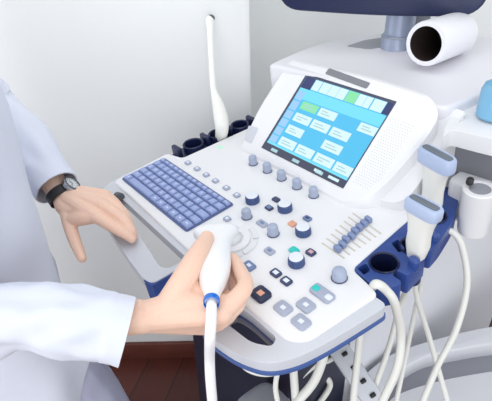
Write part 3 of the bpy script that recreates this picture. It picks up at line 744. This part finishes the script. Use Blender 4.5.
# nails
def nail(tip, prev, nrm, r_):
    b = BM(); z = (tip - prev).normalized(); add_sphere(b, (0, 0, 0), r_, scale=(.78, 1.25, .35), mx=None)
    b.transform(frame(tip + nrm.normalized() * r_ * .78 + z * r_ * .15, nrm, z.cross(nrm))); obj('fingernail', b, M['nail'], per)
nail(rth[3], rth[2], Vector((0, -.3, 1)) - sd * .5, .0062)
nail(idx[3], idx[2], un(140, 215, .03) - un(133, 236, .0), .0052)
# head parts
for sx in (-1, 1):
    b = BM(); add_sphere(b, HC + Vector((sx * .031, .070, .012)), .013); add_sphere(b, HC + Vector((sx * .031, .0775, .012)), .0065, mi=1); obj('eye', b, [M['eye'], M['iris']], per)
b = BM(); add_sphere(b, HC + Vector((0, .079, -.052)), .02, scale=(1.1, .35, .35)); obj('mouth', b, M['lip'], per)
b = BM(); t = bmesh.new(); bmesh.ops.create_uvsphere(t, u_segments=32, v_segments=20, radius=.096)
bmesh.ops.scale(t, vec=(.92, 1.1, 1.06), verts=t.verts[:])
bmesh.ops.delete(t, geom=[v for v in t.verts if (v.co.z < .035 and v.co.y > .015) or v.co.z < -.06], context='VERTS')
bmesh.ops.translate(t, vec=HC + Vector((0, -.012, .024)), verts=t.verts[:]); merge(b, t)
b = evaluated(b, [('SOLIDIFY', dict(thickness=.012, offset=-1))]); obj('hair', b, M['hair'], per)

# --- coat
def nz(p, s): return noise.noise(Vector(p) * s)
coat = BM()
levels = [  # z, cx, cy, half width x, half depth y, front gap angle (deg)
    (.50, pcx, pcy - .020, .235, .160, 74), (.62, pcx, pcy - .012, .225, .172, 72), (.74, pcx, pcy + .002, .212, .158, 40), (.84, pcx, pcy, .200, .134, 5),
    (.94, pcx, pcy, .190, .125, 3), (1.06, pcx, pcy, .185, .122, 2), (1.16, pcx, pcy, .19, .122, 2), (1.24, pcx, pcy, .185, .112, 3), (1.30, pcx, pcy, .165, .095, 8), (1.345, pcx, pcy, .10, .075, 18), (1.37, pcx, pcy, .068, .066, 30)]
fine = []
for a, b_ in zip(levels, levels[1:]):
    for k in range(5): t_ = k / 5; fine.append([a[i] + (b_[i] - a[i]) * t_ for i in range(6)])
fine.append(list(levels[-1]))
t = bmesh.new(); NR = 72; prev = None
for z, cx, cy, ax_, ay_, gap in fine:
    ring_ = []
    for k in range(NR + 1):
        a = R(90 + gap) + R(360 - 2 * gap) * k / NR
        c_, s_ = math.cos(a), math.sin(a); e_ = 2 / 2.4
        p = Vector((cx + ax_ * math.copysign(abs(c_) ** e_, c_), cy + ay_ * math.copysign(abs(s_) ** e_, s_), z))
        fold = max(0, (1.05 - z)) * .022 * math.sin(a * 9 + 2 * nz((z, 0, 1), 2)) + .012 * nz((p.x * 11, p.y * 11, z * 3), 1) + .004 * nz((p.x * 22, p.y * 22, z * 9), 1)
        p += Vector((c_, s_, 0)) * fold; ring_.append(t.verts.new(p))
    if prev:
        for k in range(NR): t.faces.new((prev[k], prev[k + 1], ring_[k + 1], ring_[k]))
    prev = ring_
merge(coat, t)
def sleeve(pts, rad, bulge, seed):
    q = spline(pts, 14); rr = [v.x for v in spline([Vector((r_, 0, 0)) for r_ in rad], 14)]
    t = bmesh.new(); prev = None; up_ = Vector((0, 0, 1)); n = 48
    for i, p in enumerate(q):
        d = (q[min(i + 1, len(q) - 1)] - q[max(i - 1, 0)]).normalized(); u2 = (up_ - d * up_.dot(d)).normalized(); s2 = d.cross(u2); ring_ = []
        f = i / (len(q) - 1)
        for k in range(n):
            a = 2 * math.pi * k / n
            w = bulge * nz((math.cos(a) * 1.3 + seed, math.sin(a) * 1.3, f * 7), 1.0) + bulge * .7 * nz((math.cos(a) * 2 + seed * 3, math.sin(a) * 2 + f * 4, f * 12), 1.0)
            rk = rr[i] + w * (.35 if f > .93 else 1)
            ring_.append(t.verts.new(p + u2 * math.cos(a) * rk + s2 * math.sin(a) * rk * .92))
        if prev:
            for k in range(n): t.faces.new((prev[k], prev[(k + 1) % n], ring_[(k + 1) % n], ring_[k]))
        prev = ring_
    merge(coat, t)
cuffL = WL + (EL - WL) * .06; cuffR = wd(127, 332, .612)
sleeve([SL + Vector((.075, .02, -.005)), SL + Vector((-.004, 0, -.01)), SL.lerp(EL, .5) + Vector((-.01, -.02, 0)), EL + Vector((-.01, -.012, -.008)), EL.lerp(WL, .45), cuffL], [.060, .074, .062, .053, .050, .046], .007, 3.1)
sleeve([SR_ + Vector((-.075, .02, -.005)), SR_ + Vector((.004, 0, -.01)), SR_.lerp(ER, .5), ER + Vector((0, 0, -.004)), wd(20, 316, .600), wd(75, 322, .600), cuffR], [.060, .076, .070, .052, .0435, .0450, .0465], .0085, 7.7)
coat = evaluated(coat, [('SOLIDIFY', dict(thickness=.0028, offset=-1))])
obj('lab_coat', coat, M['coat'], per, angle=60)
# collar / placket edge on the front
bm = BM()
for sx in (-1, 1): add_tube(bm, [Vector((pcx + sx * .012, pcy + .124, .95)), Vector((pcx + sx * .010, pcy + .126, 1.06)), Vector((pcx + sx * .014, pcy + .124, 1.18)), Vector((pcx + sx * .05, pcy + .085, 1.32))], .0035, 8)
obj('coat_front_edge', bm, M['coat'], per)
# --- trousers, shirt, shoes
bm = BM()
for k_, l in legs.items():
    chain([l[0] + Vector((0, -.01, .06)), l[0], l[0].lerp(l[1], .5), l[1], l[1].lerp(l[2], .5), l[2] + Vector((0, 0, .0))], [.080, .085, .090, .086, .080, .074], bm)
chain([Vector((pcx - .06, pcy, .90)), Vector((pcx + .06, pcy, .90))], [.10, .10], bm)
bm = evaluated(bm, [('REMESH', dict(mode='VOXEL', voxel_size=.007, use_smooth_shade=True)), ('SMOOTH', dict(factor=.5, iterations=8))])
for v in bm.verts: v.co += v.normal * (.006 * nz((v.co.x * 5, v.co.y * 5, v.co.z * 9), 1.0) + .004 * nz((v.co.x * 14, v.co.y * 14, v.co.z * 20), 1.0))
obj('trousers', bm, M['trousers'], per, angle=180, recalc=False)
bm = BM(); add_loft(bm, [[Vector((pcx + x, pcy + y, z)) for x, y in superellipse(a, b_, 2.4)] for z, a, b_ in ((.90, .165, .112), (1.1, .162, .112), (1.22, .160, .102), (1.30, .12, .082), (1.36, .064, .058))]); obj('shirt', bm, M['shirt'], per)
for k_, l in legs.items():
    bm = BM(); f = l[2]; rings = []
    for yy, hw, hh in ((-.07, .022, .03), (-.05, .034, .045), (.0, .038, .05), (.08, .043, .038), (.14, .042, .028), (.17, .026, .018)):
        rings.append([Vector((f.x + x, f.y + yy, hh + y)) for x, y in superellipse(hw, hh - .002, 3)])
    add_loft(bm, rings); obj('shoe', bm, M['shoe'], per)

# ================================================================== WRIST WATCH
wa = (EL - WL).normalized(); wc = WL - (EL - WL) * .015
tc_ = (CW - wc).normalized(); nn = wa.cross(tc_).normalized(); nn = -nn if nn.dot(sd) < 0 else nn; nn = (nn * .80 + (tc_ - wa * tc_.dot(wa)).normalized() * .60).normalized()
watch = empty('wristwatch', wc, 'silver wristwatch on black strap worn below the left white cuff', 'watch')
bm = BM(); mx = frame(wc, wa, nn); rs = .0258
add_lathe(bm, [(rs, -.009), (rs + .0022, -.0085), (rs + .0022, .0085), (rs, .009), (rs, -.009)], mx, 48); obj('watch_strap', bm, M['leather'], watch)
bm = BM(); mx = frame(wc + nn * (rs + .001), nn, wa); add_lathe(bm, [(0, 0), (.0175, 0), (.0185, .003), (.0175, .008), (.0150, .0088), (.0150, .0075)], mx, 40); case = obj('watch_case', bm, M['steel'], watch)
bm = BM(); add_lathe(bm, [(.0168, .0083), (.0160, .0094), (.0140, .0094), (.0138, .008)], mx, 40); obj('watch_bezel', bm, M['darkgrey'], case)
bm = BM(); add_lathe(bm, [(.0142, .0076), (0, .0076)], mx, 32)
for k in range(12): a = k * math.pi / 6; add_box(bm, (.0030, .0009, .0005), mx @ Matrix.Rotation(a, 4, 'Z') @ Matrix.Translation((.0112, 0, .0079)), mi=1)
for a, l_ in ((.6, .008), (2.4, .011)): add_box(bm, (l_, .001, .0005), mx @ Matrix.Rotation(a, 4, 'Z') @ Matrix.Translation((l_ / 2, 0, .0081)), mi=1)
obj('watch_dial', bm, [M['dial'], M['black']], case)

# ================================================================== LIGHT
w = bpy.data.worlds.new('World'); S.world = w; w.use_nodes = True
w.node_tree.nodes['Background'].inputs[0].default_value = (.93, .96, 1.0, 1); w.node_tree.nodes['Background'].inputs[1].default_value = 1.04
def area(name, loc, target, size, power, col=(1, 1, 1)):
    l = bpy.data.lights.new(name, 'AREA'); l.energy = power; l.size = size; l.color = col; l.shape = 'SQUARE'
    o = bpy.data.objects.new(name, l); COL.objects.link(o); o.location = loc; o.rotation_euler = (Vector(target) - Vector(loc)).to_track_quat('-Z', 'Y').to_euler(); return o
area('ceiling_light', room(-.3, .5, 2.65), room(-.2, .9, .9), 1.6, 6)
area('front_fill_light', room(-.3, -3.2, 1.3), room(-.1, 1.0, .85), 2.6, 46)  # added soft frontal fill from behind the camera, no real window
area('side_fill_light', room(-2.9, .1, .85), room(-.1, 1.25, .75), 1.9, 34)  # added fill from the left to brighten the lower wall, no real window
# ================================================================== CAMERA
cam = bpy.data.cameras.new('Camera'); co = bpy.data.objects.new('Camera', cam); COL.objects.link(co)
cam.sensor_fit = 'HORIZONTAL'; cam.sensor_width = 36; cam.lens = FOC * 36 / 492; cam.clip_start = .02
m = Matrix((wr, wu, -wdn)).transposed().to_4x4(); m.translation = CW; co.matrix_world = m
S.camera = co
S.view_settings.view_transform = 'Standard'; S.view_settings.look = 'None'; S.view_settings.gamma = 1; S.view_settings.use_curve_mapping = False
S.view_settings.exposure = 0.05
